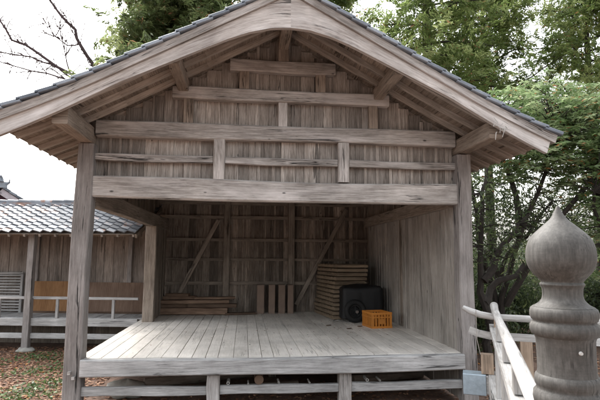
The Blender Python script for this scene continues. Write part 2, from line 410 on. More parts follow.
# back wall, side walls
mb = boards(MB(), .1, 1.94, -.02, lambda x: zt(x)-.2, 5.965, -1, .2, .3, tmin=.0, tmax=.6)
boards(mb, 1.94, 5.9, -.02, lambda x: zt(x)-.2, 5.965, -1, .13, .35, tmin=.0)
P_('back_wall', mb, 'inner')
mb = MB(); mb.box(-.1, 6.1, 6.03, 6.06, -.7, 3.4)  # added backing panel, stops light leaking through gaps in the back wall boards
for k in range(28): mb.box(.4+k*.186, .4+k*.186+.18, 6.03, 6.06, 3.401, zt(.5+k*.186)-.25)
P_('light_leak_backing', mb, 'brown')
for z, hh in ((.78, .09), (1.42, .07), (1.96, .08), (2.58, .09), (3.0, .14)):
    for a, b in ((.1, 1.85), (2.03, 3.63), (3.81, 5.9)): one('wall_rail', 'brown', (a, 5.895, z), (b, 5.895, z), .045, hh, tone=random.uniform(.1, .6))
mb = boards(MB(), .12, 5.84, -.75, lambda y: 2.44, 5.93, -1, .24, .25, axis='y', tmin=.15, gap=.009)
P_('side_wall', mb, 'side')
mb = boards(MB(), 4.22, 5.9, -.75, 2.3, .3, 1, .2, .3, axis='y', tmin=.0)
P_('side_wall', mb, 'brown')
one('side_beam', 'brown', (5.85, .12, 2.47), (5.85, 5.84, 2.47), .1, .26, ch=.012, seg=6, wob=.006, tone=.9)
one('side_beam', 'brown', (0.06, .12, 2.40), (0.3, 5.88, 2.34), .15, .3, ch=.014, seg=8, wob=.008, tone=.5)
mb = boards(MB(), .12, 5.88, 2.6, 3.45, 6.0, -1, .24, .1, axis='y'); P_('upper_side_wall', mb, 'brown')
mb = boards(MB(), .12, 5.88, 2.53, 3.45, .0, 1, .24, .1, axis='y'); P_('upper_side_wall', mb, 'brown')
one('brace', 'brown', (.70, 5.83, .5), (1.70, 5.83, 2.5), .05, .11, up=(1, 0, 0), tone=.8)
one('brace', 'brown', (3.86, 5.83, .2), (5.28, 5.83, 2.85), .05, .11, up=(1, 0, 0), tone=.4)
one('brace', 'brown', (5.6, 5.0, 2.95), (5.6, 1.4, 2.62), .06, .12, tone=.7)
# floor
mb = MB(); x = .0
while x < 6.0:
    ww = min(random.uniform(.17, .25), 6.0-x)
    if ww < .08: break
    ys = [-.02, random.uniform(1.6, 4.4), 5.94]
    if random.random() < .4: ys = [-.02, 5.94]
    for a, b in zip(ys[:-1], ys[1:]):
        mb.beam((x+ww/2, a+.002, -.022+random.uniform(0, .004)), (x+ww/2, b-.002, -.022+random.uniform(0, .004)), ww-random.uniform(.003, .012), .04, ch=.003, tone=random.uniform(.25, .85))
    x += ww
P_('floor', mb, 'floor')
one('floor_beam', 'grey', (.11, -.105, -.125), (5.89, -.105, -.125), .13, .235, ch=.015, seg=14, wob=.009, tone=.75)
one('floor_beam', 'grey', (-.02, .13, -.16), (-.02, 3.9, -.16), .12, .2, ch=.01, tone=.5)
one('floor_beam', 'brown', (6.0, .13, -.16), (6.0, 5.85, -.16), .12, .2, ch=.01, tone=.5)
for a, b in ((.11, 1.9), (2.1, 3.9), (4.1, 5.89)):
    one('ground_rail', 'grey', (a, .0, -.49+(.02 if a < 1 else 0)), (b, .0, -.49), .08, .13, ch=.01, seg=5, wob=.006, tone=.7)
for y in (1.2, 2.4, 3.6, 4.8): one('joist', 'brown', (.05, y, -.12), (5.95, y, -.12), .1, .14, tone=.3)
mb = boards(MB(), .1, 5.9, G, -.05, 5.99, -1, .25, .1); P_('back_skirt', mb, 'brown')
# purlins
for x in (0, 6): one('eave_purlin', 'brown', (x, -1.17, 3.34), (x, 6.6, 3.34), .2, .25, ch=.014, seg=6, wob=.005, tone=.85)
for x in (1.42, 4.58): one('mid_purlin', 'brown', (x, -1.2, 4.19), (x, 6.6, 4.19), .16, .19, ch=.012, seg=6, wob=.004, tone=.8)
one('ridge_purlin', 'brown', (3, -1.2, 4.98), (3, 6.6, 4.98), .17, .2, ch=.012, tone=.8)
# rafters
def rafter_mb(sx, y):
    mb = MB(); tn = random.random(); pts = [3+sx*d for d in (.0, 1.2, 2.4, 3.1, 3.78)]
    for a, b in zip(pts[:-1], pts[1:]):
        mb.beam((a, y, zt(a)-.185), (b, y, zt(b)-.185), .06, .075, tone=tn)
    return mb
for sx in (-1, 1):
    first = P_('rafter', rafter_mb(sx, -1.0), 'raft')
    for k in range(1, 20):
        c = first.copy(); COL.objects.link(c); c.location.y += .385*k
    # sheathing under the tiles
    mb = MB(); d = .0
    while d < 3.84:
        w0 = min(.19, 3.84-d); a, b = 3+sx*d, 3+sx*(d+w0); am = (a+b)/2
        sl_ = V((b-a, 0, zt(b)-zt(a))).normalized(); nn = V((-sl_.z, 0, sl_.x))*(1 if sx > 0 else -1)
        if w0 < .03: break
        for (y0, y1) in ((-1.25, 1.8), (1.8, 4.4), (4.4, 6.8)):
            mb.beam((am, y0+.001, zt(am)-.128), (am, y1-.001, zt(am)-.128), .02, w0*1.135-.004, up=sl_, tone=random.random())
        d += w0
    P_('roof_sheathing', mb, 'brown')
# bargeboards
BOT = [(0, 4.63), (.25, 4.615), (.58, 4.53), (.85, 4.42), (1.25, 4.23), (1.6, 4.06), (2.27, 3.735), (2.5, 3.60), (3.0, 3.32), (3.4, 3.12), (3.72, 2.975)]
def zbot(d): return float(np.interp(d, [a for a, _ in BOT], [b for _, b in BOT]))
def slab(sx, zlo, zhi, y0, y1, dmax, cut, tone, n=40):
    mb = MB(); ou = random.uniform(0, 50)
    for i in range(n+1):
        d = dmax*i/n; e = cut*(i/n)**8
        for (z, yy, ex) in ((zlo(d), y0, -e), (zhi(d), y0, e), (zhi(d), y1, e), (zlo(d), y1, -e)):
            mb.v.append(V((3+sx*(d+ex), yy, z)))
    for i in range(n):
        for j in range(4):
            a = i*4+j; b = i*4+(j+1) % 4; f = [a, b, b+4, a+4]
            if sx > 0: f = f[::-1]
            u0, u1 = ou+dmax*i/n*1.14, ou+dmax*(i+1)/n*1.14
            hh = [ou, ou+(zhi(dmax*i/n)-zlo(dmax*i/n)), ou+.5, ou+.5-(zhi(dmax*i/n)-zlo(dmax*i/n)), ou+1]
            hh2 = [ou, ou+(zhi(dmax*(i+1)/n)-zlo(dmax*(i+1)/n)), ou+.5, ou+.5-(zhi(dmax*(i+1)/n)-zlo(dmax*(i+1)/n)), ou+1]
            q = [(u0, -hh[j]), (u0, -hh[j+1]), (u1, -hh2[j+1]), (u1, -hh2[j])]
            if sx > 0: q = q[::-1]
            mb.face(f, q, tone)
    mb.face([3, 2, 1, 0] if sx < 0 else [0, 1, 2, 3], [(ou, 0), (ou+.1, 0), (ou+.1, .1), (ou, .1)], tone)
    e = n*4; mb.face([e, e+1, e+2, e+3] if sx < 0 else [e+3, e+2, e+1, e], [(ou, 0), (ou+.1, 0), (ou+.1, .1), (ou, .1)], tone*.6)
    return mb
for sx in (-1, 1):
    P_('bargeboard', slab(sx, zbot, lambda d: zt(3+d)-.205, -1.33, -1.262, 3.70, .03, .6+.03*sx), 'hafu')
    P_('verge_board', slab(sx, lambda d: zt(3+d)-.2, lambda d: zt(3+d)-.088, -1.368, -1.255, 3.80, .02, .5), 'beam')
# roof tiles
def tile_roof(mb, fn, L, T, pu=.265, ps=.235, hw=.022, lip=.03, nseg=6, thick=.012):
    """fn(u,s,h) -> point; courses of pantiles, each course stepping over the one below"""
    nc = int(round(T/ps)); ps = T/nc; nu = int(L/pu); pu = L/nu
    for c in range(nc):
        jit = [random.uniform(-.004, .004) for _ in range(nu+1)]; tn = [random.random() for _ in range(nu+1)]
        b0 = len(mb.v); cols = nu*nseg+1
        for s_, h_ in ((c*ps, lip-thick*1.6), (c*ps, lip+.004), ((c+1)*ps+.03, .006)):
            for i in range(cols):
                k = i/nseg; fr_ = k-int(k); ti = min(int(k), nu-1)
                wv = hw*(math.sin(2*math.pi*fr_)+.35*math.sin(4*math.pi*fr_))
                mb.v.append(fn(pu*k, s_+jit[ti]*2, h_+wv+hw+jit[ti]))
        for r in range(2):
            for i in range(cols-1):
                a = b0+r*cols+i; mb.face([a, a+1, a+1+cols, a+cols], None, tn[i//nseg]*(1 if r else .3))
for sx in (-1, 1):
    slope = math.hypot(1, .5); D0 = 3.84
    def fn(u, s, h, sx=sx):
        d = D0-s/1.12; y = -1.33+u if sx < 0 else 6.9-u
        return V((3+sx*(d+h*.45), y, zt(3+d)-.085+h*.9))
    mb = MB(); tile_roof(mb, fn, 8.23, D0*1.12)
    nck = int(round(D0*1.12/.235)); ps = D0*1.12/nck
    for c in range(nck+1):                       # edge tiles stepping down the verge
        a = fn(0 if sx < 0 else 8.23, c*ps-.02, .045); b = fn(0 if sx < 0 else 8.23, (c+1)*ps+.02, .02)
        mb.beam(a+V((0, -.03, 0)), b+V((0, -.03, 0)), .11, .05, ch=.008, tone=random.random())
    P_('roof', mb, 'tile', smooth=True)
mb = MB(); mb.tube([(3, -1.45, 5.45), (3, 7.0, 5.45)], [.13, .13], 12); mb.box(2.87, 3.13, -1.42, 6.98, 5.3, 5.42)
P_('ridge_cap', mb, 'tile', smooth=True)

# knotted cord on the right beam end
mb = MB()
for k in range(7):
    p = V((6.0+random.uniform(-.1, .14), -1.36, 3.22+random.uniform(-.02, .2)))
    mb.tube([p, p+V((random.uniform(-.08, .08), -.02, random.uniform(-.1, .05))), p+V((random.uniform(-.12, .12), -.01, random.uniform(-.2, .08)))], [.006, .007, .004], 6)
tag(build(mb, 'cord', M['white']), 'frayed white cord snagged on the right eave of the stage', 'cord')

# ------------------------------------------------------------------ things on and under the stage
mb = lambda: MB()
def solo(name, m_, mat, label, cat, group=None, smooth=False):
    return tag(build(m_, name, M[mat], None, smooth), label, cat, group)
pl = [  # x0,x1,y,z,h,d,tone,label
 (.22, 2.02, 5.42, .10, .16, .30, .85, 'thick pale plank at the bottom of the low timber pile'),
 (.30, 1.30, 5.50, .235, .10, .28, .35, 'short dark brown plank lying on the thick pale plank, left end'),
 (1.0, 2.25, 5.36, .235, .09, .22, .1, 'dark plank sticking out right of the thick pale plank'),
 (.28, 2.05, 5.46, .33, .085, .25, .75, 'long tan plank in the middle of the low timber pile'),
 (.34, 1.20, 5.52, .425, .08, .24, .6, 'short reddish plank on the left of the timber pile'),
 (1.15, 2.2, 5.45, .42, .06, .2, .5, 'thin plank overhanging the right end of the timber pile'),
 (.42, 1.02, 5.50, .505, .07, .2, .4, 'small topmost board on the left of the timber pile')]
for a, b, y, z, h, d, tn, lb in pl:
    m_ = MB().beam((a, y+random.uniform(-.06, .06), z), (b, y+random.uniform(-.09, .09), z), d, h, ch=.004, tone=tn, seg=2, wob=.002)
    solo('plank', m_, 'plankd', lb, 'plank', 'planks piled against the back wall')
solo('plank', MB().beam((1.95, 5.25, .03), (2.75, 5.4, .03), .2, .05, tone=.0), 'plankd', 'lone black-brown offcut on the floor between timber pile and upright boxes', 'plank', 'planks piled against the back wall')
nm = ['leftmost of the four upright brown boxes by the back wall', 'second from left of the four upright brown boxes', 'third from left of the four upright brown boxes', 'rightmost and narrowest of the four upright brown boxes']
for i, (a, b) in enumerate(((2.78, 2.97), (3.09, 3.26), (3.35, 3.53), (3.6, 3.75))):
    t_ = thing('upright_box', ((a+b)/2, 5.6, 0), nm[i], 'box', 'upright boxes')
    build(MB().box(a, b, 5.48, 5.74, 0.0, .73, ch=.006), 'body', M['dull'], t_)
    build(MB().box(a-.004, b+.004, 5.476, 5.744, .731, .76), 'lid', M['dull'], t_)
# leaning stack of trays
ordn = ['bottom', 'second', 'third', 'fourth', 'fifth', 'sixth', 'seventh', 'eighth', 'ninth', 'tenth', 'eleventh', 'twelfth', 'topmost']
for k in range(13):
    z = k*.103; sh = .14-.011*k+random.uniform(-.03, .03); rot = R(9)+random.uniform(-.035, .035)
    o = thing('wooden_tray', (4.95-sh*.6, 4.95, z), '%s slatted wooden tray%s in the stack behind the black machine' % (ordn[k], '' if k in (0, 12) else ' from the floor'), 'tray', 'wooden trays stacked on the stage', rz=rot, off=(0, 0, 0))
    hgt = .075; W2, D2 = .40, .78
    fm = MB()
    fm.box(-W2, W2, -D2, -D2+.03, .012, hgt, tone=random.uniform(.5, .9)); fm.box(-W2, W2, D2-.03, D2, .012, hgt, tone=.5)
    fm.box(-W2, -W2+.03, -D2+.031, D2-.031, .012, hgt, tone=random.uniform(.6, 1)); fm.box(W2-.03, W2, -D2+.031, D2-.031, .012, hgt, tone=.6)
    build(fm, 'frame', M['tray'], o)
    sm = MB()
    for q in range(7): sm.box(-W2+.005, W2-.005, -D2+.06+q*.23, -D2+.2+q*.23, .076, .09, tone=random.random())
    build(sm, 'slats', M['tray'], o)
# covered black machine with wheel
t_ = thing('covered_machine', (5.28, 3.9, 0), 'black machine under a sagging dark cover in the right corner', 'machine')
m_ = MB(); n1, n2 = 26, 14
def cover(u, v):                                 # u round the skirt, v from hem to the middle of the top
    a = 2*math.pi*u; cx_, cy_ = math.cos(a), math.sin(a); k = max(abs(cx_), abs(cy_)); sx_, sy_ = cx_/k, cy_/k
    fold = .02*math.sin(a*9)+.014*math.sin(a*17+1)
    if v < .6:
        z = .06+(.80-.06)*(v/.6)+.02*math.sin(a*5)*(1-v/.6); r = 1+(fold*(1-v/.6)*1.6)
    else:
        z = .80+.05*math.sin((v-.6)/.4*1.6)+.02*math.sin(a*3+v*6); r = 1-(v-.6)/.4
    return V((5.22+sx_*.48*r, 4.0+sy_*.30*r, z))
for i in range(n2+1):
    for j in range(n1*3): m_.v.append(cover(j/(n1*3), i/n2))
for i in range(n2):
    for j in range(n1*3):
        a = i*n1*3+j; b = i*n1*3+(j+1) % (n1*3); m_.face([a, b, b+n1*3, a+n1*3])
build(m_, 'cover', M['black'], t_, 'all')
m_ = MB()
for x in (4.92, 5.6):
    for y in (3.76, 4.22): m_.box(x-.025, x+.025, y-.025, y+.025, 0, .1)
build(m_, 'base_frame', M['rubber'], t_)
t_ = thing('wheel', (5.0, 3.56, 0), 'black tyre on a small steel hub leaning on the covered machine', 'wheel')
def ring(c, r, rr, nn=36, mm=10, tilt=.12):
    m_ = MB()
    for i in range(nn):
        a = 2*math.pi*i/nn
        for j in range(mm):
            b = 2*math.pi*j/mm; rad = r+rr*math.cos(b); y = rr*.9*math.sin(b); z = rad*math.sin(a)
            m_.v.append(V(c)+V((rad*math.cos(a), y+z*tilt, z)))
    for i in range(nn):
        for j in range(mm):
            a = i*mm+j; b = i*mm+(j+1) % mm; c2 = ((i+1) % nn)*mm; m_.face([a, c2+j, c2+(j+1) % mm, b])
    return m_
build(ring((5.0, 3.56, .265), .2, .062), 'tyre', M['rubber'], t_, 'all')
m_ = ring((5.0, 3.56, .265), .13, .016)
for k in range(5):
    a = k*1.257+.3; m_.beam((5.0, 3.56, .265), (5.0+.13*math.cos(a), 3.56+.13*math.sin(a)*.12, .265+.13*math.sin(a)), .02, .02)
build(m_, 'rim', M['rubber'], t_)
build(MB().tube([(5.03, 3.50, .25), (5.03, 3.60, .265)], [.035, .04], 12), 'hub', M['steel'], t_, True)
# orange crate
t_ = thing('crate', (5.33, 2.92, 0), 'orange slotted plastic crate on the floor by the right wall', 'crate', rz=R(9), off=(0, 0, 0))
m_ = MB(); A, Bd, H = .235, .27, .33
for z0, z1 in ((.0, .045), (.215, .24), (.285, H)):
    m_.box(-A, A, -Bd, -Bd+.022, z0, z1); m_.box(-A, A, Bd-.022, Bd, z0, z1)
    m_.box(-A, -A+.022, -Bd+.023, Bd-.023, z0, z1); m_.box(A-.022, A, -Bd+.023, Bd-.023, z0, z1)
for s_ in (-1, 1):
    for k in range(7):
        x = -A+.03+(2*A-.06)*k/6; ww = .05 if k in (0, 6) else .028
        m_.box(x-ww/2, x+ww/2, s_*(Bd-.012)-.008, s_*(Bd-.012)+.008, .046, .284)
    for k in range(8):
        y = -Bd+.04+(2*Bd-.08)*k/7; ww = .05 if k in (0, 7) else .03
        m_.box(s_*(A-.012)-.008, s_*(A-.012)+.008, y-ww/2, y+ww/2, .046, .284)
build(m_, 'walls', M['orange'], t_)
build(MB().box(-A+.024, A-.024, -Bd+.024, Bd-.024, .006, .02), 'base', M['orange'], t_)
m_ = MB(); m_.box(-.07, .07, -Bd-.006, -Bd+.0, .09, .2)
build(m_, 'name_plate', M['orange'], t_)
m_ = MB(); p = V((4.55, 3.75, .02))
m_.tube([p, p+V((.06, -.08, .03)), p+V((.12, -.12, .0))], [.015, .02, .012], 7); m_.tube([p+V((.02, .05, .02)), p+V((-.05, -.05, .0))], [.012, .012], 7)
solo('metal_fitting', m_, 'steel', 'small shiny metal fitting on the floor left of the black machine', 'fitting', None, True)
# small chips on the floor
for k, (x, y) in enumerate(((4.25, 3.1), (4.6, 2.6), (4.9, 2.9))):
    solo('wood_chip', MB().beam((x, y, .012), (x+.1, y+.05, .012), .04, .014, tone=.1), 'plankd',
         ['small dark wood chip on the floor left of the crate', 'dark wood chip nearest to the front of the stage', 'dark wood chip just left of the orange crate'][k], 'wood chip')
# pipes and log stored under the floor
pipes = [(2.22, -.385, .024, 'hollow pale pipe end right beside the left middle floor post'), (2.52, -.405, .013, 'thin pipe end between the ring pipe and the log stub'),
         (2.98, -.395, .016, 'small pipe end at the middle of the stage underside'), (3.45, -.405, .013, 'small dark-stained pipe end left of the second floor post'),
         (4.35, -.385, .024, 'hollow white pipe end right of the second floor post'), (4.55, -.395, .015, 'thin pipe end right of the hollow white pipe')]
for x, z, r_, lb in pipes:
    m_ = MB()
    for j in range(16):
        a = 2*math.pi*j/16
        for rr, yy in ((r_, -.055), (r_, .16), (r_*.6, .16), (r_*.6, -.055)): m_.v.append(V((x+rr*math.cos(a), yy, z-.0+rr*math.sin(a))))
    for j in range(16):
        for q in range(4):
            a = j*4+q; b = j*4+(q+1) % 4; c2 = ((j+1) % 16)*4; m_.face([a, b, c2+(q+1) % 4, c2+q])
    solo('pipe', m_, 'pipe', lb, 'pipe', 'pipes stored under the stage floor', True)
solo('log', MB().tube([(2.68, -.05, -.345), (2.68, 1.2, -.345)], [.07, .07], 14, tone=.2), 'plankd', 'sawn round log stub resting on the rail under the stage', 'log', None, True)
def rock(c, sx_, sy_, sz_, seed):
    m_ = MB(); r = random.Random(seed); n = 14; mrow = 9; ph = [r.uniform(0, 6) for _ in range(6)]
    for i in range(mrow+1):
        v = math.pi*i/mrow
        for j in range(n):
            u = 2*math.pi*j/n; k = 1+.14*math.sin(2*u+ph[0])*math.sin(v)+.1*math.sin(3*u+ph[1]+2*v)+.06*math.sin(5*v+ph[2])
            m_.v.append(V(c)+V((sx_*k*math.sin(v)*math.cos(u), sy_*k*math.sin(v)*math.sin(u), sz_*k*math.cos(v))))
    for i in range(mrow):
        for j in range(n):
            a = i*n+j; b = i*n+(j+1) % n; m_.face([a, a+n, b+n, b])
    return m_
solo('stone', rock((.55, .85, -.66), .28, .2, .15, 3), 'stone', 'pale boulder under the left front of the stage', 'stone', None, 'all')
for k, (x0, y0, x1, y1, z, r_) in enumerate(((.8, 1.0, 2.6, 1.6, -.62, .09), (1.2, .75, 3.4, 1.1, -.70, .06), (4.4, 1.2, 5.8, 1.5, -.68, .08))):
    solo('log', MB().tube([(x0, y0, z), (x1, y1, z)], [r_, r_*.85], 10), 'brown', ['thick brown log on the soil beside the boulder under the stage', 'thin brown pole on the soil in the dark under the stage', 'brown log on the soil under the right end of the stage'][k], 'log', 'logs under the stage', True)

# ------------------------------------------------------------------ left veranda building
AL = R(-9); O = V((-2.75, 5.1, G))
L_ = thing('veranda_building', O, 'low brown wooden hall with pale lichened tile roof and railed veranda, left', 'building', rz=AL, off=(0, 0, G))
def LP(name, m_, mat, smooth=False, label=None, parent=L_):
    o = build(m_, name, M[mat], parent, smooth)
    if label: o['label'] = label
    return o
XL, XR = -8.0, 2.68
LP('wall', boards(MB(), XL, XR, -.02, 2.2, 1.12, -1, .24, .4), 'left')
LP('wall', boards(MB(), XL, XR, G, 2.2, 3.6, 1, .24, .2), 'left')
LP('wall', boards(MB(), 1.14, 3.58, G, 2.4, XR, 1, .24, .2, axis='y'), 'left')
LP('wall', boards(MB(), 1.14, 3.58, G, 2.4, XL, -1, .24, .2, axis='y'), 'left')
LP('skirt_wall', boards(MB(), XL, XR, G, -.16, 1.0, -1, .28, .1, tmax=.4), 'brown')
m_ = MB(); x = XL
while x < XR: m_.box(x, x+.145, .02, 1.09, -.03, 0, tone=random.random()); x += .15
LP('veranda_floor', m_, 'grey')
LP('floor_beam', MB().beam((XL, 0, -.105), (XR, 0, -.105), .1, .19, ch=.01, seg=8, wob=.004, tone=.9), 'grey')
LP('ground_rail', MB().beam((XL, 0, -.44), (XR, 0, -.44), .07, .12, ch=.008, seg=8, wob=.004, tone=.9), 'grey')
for x in (-5.8, -2.92, -.02):
    p = LP('post', MB().beam((x, -.06, G+.05), (x, -.06, 2.02), .16, .15, up=(0, 1, 0), ch=.01, seg=4, wob=.004, tone=.6), 'post')
    LP('base_stone', rock((x, -.06, G+.02), .24, .2, .06, 5), 'stone', 'all', parent=p)
for x in (-2.0, -.55, 2.0): LP('wall_post', MB().beam((x, 1.06, 0), (x, 1.06, 2.1), .11, .06, up=(0, 1, 0), tone=.6), 'post')
LP('handrail', MB().beam((XL, -.02, .47), (XR, -.02, .47), .06, .065, ch=.01, seg=8, wob=.004, tone=.8), 'grey')
for x in (-4.5, -3.6, -2.2, -.77, .68, 2.07): LP('baluster', MB().beam((x, -.02, -.01), (x, -.02, .44), .06, .05, up=(0, 1, 0), tone=.7), 'grey')
LP('eave_beam', MB().beam((XL, -.02, 2.05), (XR, -.02, 2.05), .12, .14, tone=.3), 'brown')
def fnL(u, s, h):
    y = -.52+s/1.10; return V((XL-.2+u, y-h*.4, 2.03+(y+.52)*.455+h*.9))
m_ = MB(); tile_roof(m_, fnL, 10.95, 1.92*1.1, .25, .21, .024)
def fnR(u, s, h):
    y = 4.2-s/1.09; return V((XR+.07-u, y+h*.4, 2.0+(4.2-y)*.31+h*.9))
tile_roof(m_, fnR, 10.95, 2.8*1.09, .25, .25, .024)
LP('roof', m_, 'tile2', True)
m_ = MB()
for k in range(34):
    x = XL-.2+k*.325; m_.tube([(x, 1.4, 2.98+.006*(k % 2)), (x+.33, 1.4, 2.975)], [.085, .075], 10, tone=random.random())
m_.beam((XL-.2, 1.4, 2.93), (XR+.05, 1.4, 2.93), .24, .07, tone=.7)
LP('ridge_cap', m_, 'tile2', True)
LP('verge_board', MB().beam((XL-.2, -.45, 1.99), (XL-.2, 1.4, 2.84), .04, .1), 'brown')
LP('verge_board', MB().beam((XR+.03, -.45, 1.97), (XR+.03, 1.4, 2.82), .05, .1, tone=.2), 'brown')
m_ = MB(); x = XL
while x < XR: m_.beam((x, -.44, 1.975), (x, 1.3, 2.77), .05, .06, tone=random.random()); x += .38
m_.beam(((XL+XR)/2, -.46, 2.01), ((XL+XR)/2, 1.35, 2.84), XR-XL-.05, .015, tone=.4)
LP('eave_rafters', m_, 'raft')
# panels standing on the veranda (own things, rotated with the hall)
def onL(name, label, cat, x, group=None):
    c = Matrix.Rotation(AL, 3, 'Z') @ V((x, .98, 0)); 
    return thing(name, (O.x+c.x, O.y+c.y, 0), label, cat, group, rz=AL, off=(x, .98, 0))
t_ = onL('slatted_panel', 'pale louvred panel with many thin slats on the left veranda', 'panel', -1.6)
m_ = MB(); m_.box(-2.42, -2.36, .95, 1.0, .0, 1.02); m_.box(-.9, -.84, .95, 1.0, 0, 1.02); m_.box(-2.42, -.84, .95, 1.0, 1.0, 1.05); build(m_, 'frame', M['grey'], t_)
m_ = MB()
for k in range(13): m_.beam((-2.36, .975, .05+k*.076), (-.9, .975, .05+k*.076), .045, .03, up=(0, .5, 1), tone=random.uniform(.6, 1))
build(m_, 'slats', M['grey'], t_)
t_ = onL('plywood_sheet', 'orange-brown plywood sheet behind the veranda railing', 'plywood sheet', .2)
build(MB().beam((.18, .93, .03), (.18, 1.03, .82), 1.46, .015, up=(0, 1, 0), tone=.6), 'sheet', M['ply'], t_)
build(MB().box(-.55, .91, .9, .925, .0, .05), 'foot_batten', M['plankd'], t_)
t_ = onL('plywood_sheet', 'dull brown plywood sheet on the veranda beside the stage', 'plywood sheet', 1.7)
build(MB().beam((1.75, .93, .03), (1.75, 1.03, .80), 1.6, .015, up=(0, 1, 0), tone=.5), 'sheet', M['ply2'], t_)
build(MB().box(.95, 2.55, .9, .925, .0, .05), 'foot_batten', M['plankd'], t_)

# ------------------------------------------------------------------ far temple gable
T_ = thing('temple_hall', (-7.62, 13.4, G), 'distant hall with steep tiled gable and ridge ornament over left veranda roof', 'building', rz=R(24), off=(-7.55, 13.4, G))
def TP(name, m_, mat, smooth=False, parent=T_): return build(m_, name, M[mat], parent, smooth)
ax, az = -7.55, 4.30
def zg(d): return az-.68*d+.03*d*d
m_ = MB()
m_.box(ax-2.6, ax+2.6, 13.9, 20, G, 2.6); TP('wall', m_, 'left')
m_ = MB(); 
for d in np.arange(-1.9, 1.9, .2): m_.box(ax+d, ax+d+.195, 13.75, 13.8, 2.4, zg(abs(d)+.12)-.2)
TP('gable_infill', m_, 'purple')
for sx in (-1, 1):
    m_ = MB()
    for k in range(12):
        a, b = k*.3, (k+1)*.3; m_.beam((ax+sx*a, 13.42, zg(a)-.17), (ax+sx*b, 13.42, zg(b)-.17), .1, .24, tone=.5)
    TP('bargeboard', m_, 'plaster')
    def fnT(u, s, h, sx=sx):
        d = 3.6-s/1.2; y = 13.3+u if sx < 0 else 20.4-u
        return V((ax+sx*(d+h*.5), y, zg(d)+h*.9))
    m_ = MB(); tile_roof(m_, fnT, 7.1, 3.6*1.2, .28, .27, .03)
    for c in range(15):
        a = fnT(0 if sx < 0 else 7.1, c*.28, .05); b = fnT(0 if sx < 0 else 7.1, (c+1)*.28+.02, .03); m_.beam(a, b, .14, .09, ch=.01)
    TP('roof', m_, 'tile', True)
m_ = MB(); m_.box(ax-.12, ax+.12, 13.3, 20.4, az+.02, az+.2); m_.tube([(ax, 13.25, az+.24), (ax, 20.4, az+.24)], [.1, .1], 10)
TP('ridge_cap', m_, 'tile', True)
m_ = MB(); m_.box(ax-.24, ax+.24, 13.2, 13.29, az-.05, az+.2, ch=.01); m_.tube([(ax, 13.2, az+.2), (ax, 13.2, az+.36), (ax-.03, 13.12, az+.45)], [.12, .07, .04], 8)
for sx in (-1, 1): m_.tube([(ax+sx*.18, 13.24, az+.1), (ax+sx*.3, 13.24, az+.2), (ax+sx*.3, 13.24, az+.32)], [.07, .05, .03], 7)
TP('ridge_ornament', m_, 'tile', True)

# ------------------------------------------------------------------ foreground newel and railing
NX, NY = 3.735, -5.74
K = .00374
prof = [(0, 203), (1.6, 204.5), (3.4, 208), (5.8, 213), (9.6, 218), (15.5, 223), (22, 228.5), (28, 234), (32.2, 240), (34.6, 247), (35.4, 254), (34.9, 261), (32.3, 268), (28.3, 273.5), (23.6, 278), (21, 281.3), (22, 282.5), (22.6, 284), (21.3, 286), (20.3, 289), (20.3, 295), (21.8, 299.5), (26, 303.5), (31, 306)]
prof2 = [(30.5, 306), (33, 307.5), (34.2, 311), (34.2, 315), (32.8, 318.5), (31, 320), (32.5, 321.5), (34.6, 324.5), (34.8, 329), (33.2, 333), (30.4, 335)]
prof3 = [(30.4, 335), (29.3, 338), (28.8, 352), (28.9, 368), (29.6, 371.5)]
prof4 = [(29.6, 371.5), (31.5, 373), (32.6, 377), (32, 382), (30.5, 384.5), (31.5, 386.5), (34, 389), (34.8, 395), (33.5, 401), (31, 404)]
prof5 = [(31, 404), (29.5, 408), (29.3, 600), (29.3, 818)]
zc = lambda p: [(max(.0005, r*K), 1.72-(y-203)*.00408) for r, y in p]
t_ = thing('newel_post', (NX, NY, zc(prof5)[-1][1]), 'big turned newel post with grey onion-shaped finial, right foreground', 'newel post')
for nme, p in (('finial', prof), ('collar', prof2), ('shaft', prof3), ('collar', prof4), ('shaft', prof5)):
    q = zc(p)
    if nme == 'finial':                          # smooth the outline
        r_ = []
        for i in range(len(q)-1):
            p0, p1, p2, p3 = q[max(i-1, 0)], q[i], q[i+1], q[min(i+2, len(q)-1)]
            for s_ in (0, .33, .66):
                f = lambda a, b, c, d: .5*((2*b)+(-a+c)*s_+(2*a-5*b+4*c-d)*s_*s_+(-a+3*b-3*c+d)*s_**3)
                r_.append((max(.0005, f(p0[0], p1[0], p2[0], p3[0])), f(p0[1], p1[1], p2[1], p3[1])))
        q = r_+[q[-1]]
    build(MB().lathe([(a, b) for a, b in q][::-1], (NX, NY, 0), 64), nme, M['knob'], t_, 'all')
build(MB().tube([(NX-.02, NY-.118, 1.135), (NX-.021, NY-.126, 1.135)], [.008, .006], 10), 'nail_head', M['white'], t_)

dm = V((-.433, -.901, 0)); dc = V((.901, -.433, 0)); Q = V((5.215, -2.41, 0))   # corner, toward us, and across
t_ = thing('railing', (Q.x, Q.y, G), 'bleached wooden corner railing with upturned rail ends beside the newel', 'railing')
def RP(name, m_, mat, smooth=False): return build(m_, name, M[mat], t_, smooth)
def q(a, b, z): return Q+dm*a+dc*b+V((0, 0, z))
pts = [q(-.18, 0, .955), q(-.1, 0, .935), q(.0, 0, .92), q(.15, 0, .908), q(1, 0, .895), q(2.4, 0, .885), q(3.63, 0, .88)]
RP('handrail', MB().tube(pts, [.041, .042, .039, .041, .038, .041, .039], 18, tone=.9), 'rail', True)
RP('end_cap', MB().tube([q(-.20, 0, .962), q(-.175, 0, .955), q(-.15, 0, .948)], [.03, .044, .044], 18, tone=.9), 'rail', True)
pts = [q(0, -.34, .94), q(0, -.26, .90), q(0, -.15, .865), q(0, 0, .845), q(0, .4, .84), q(0, 2.6, .84), q(0, 4.6, .84)]
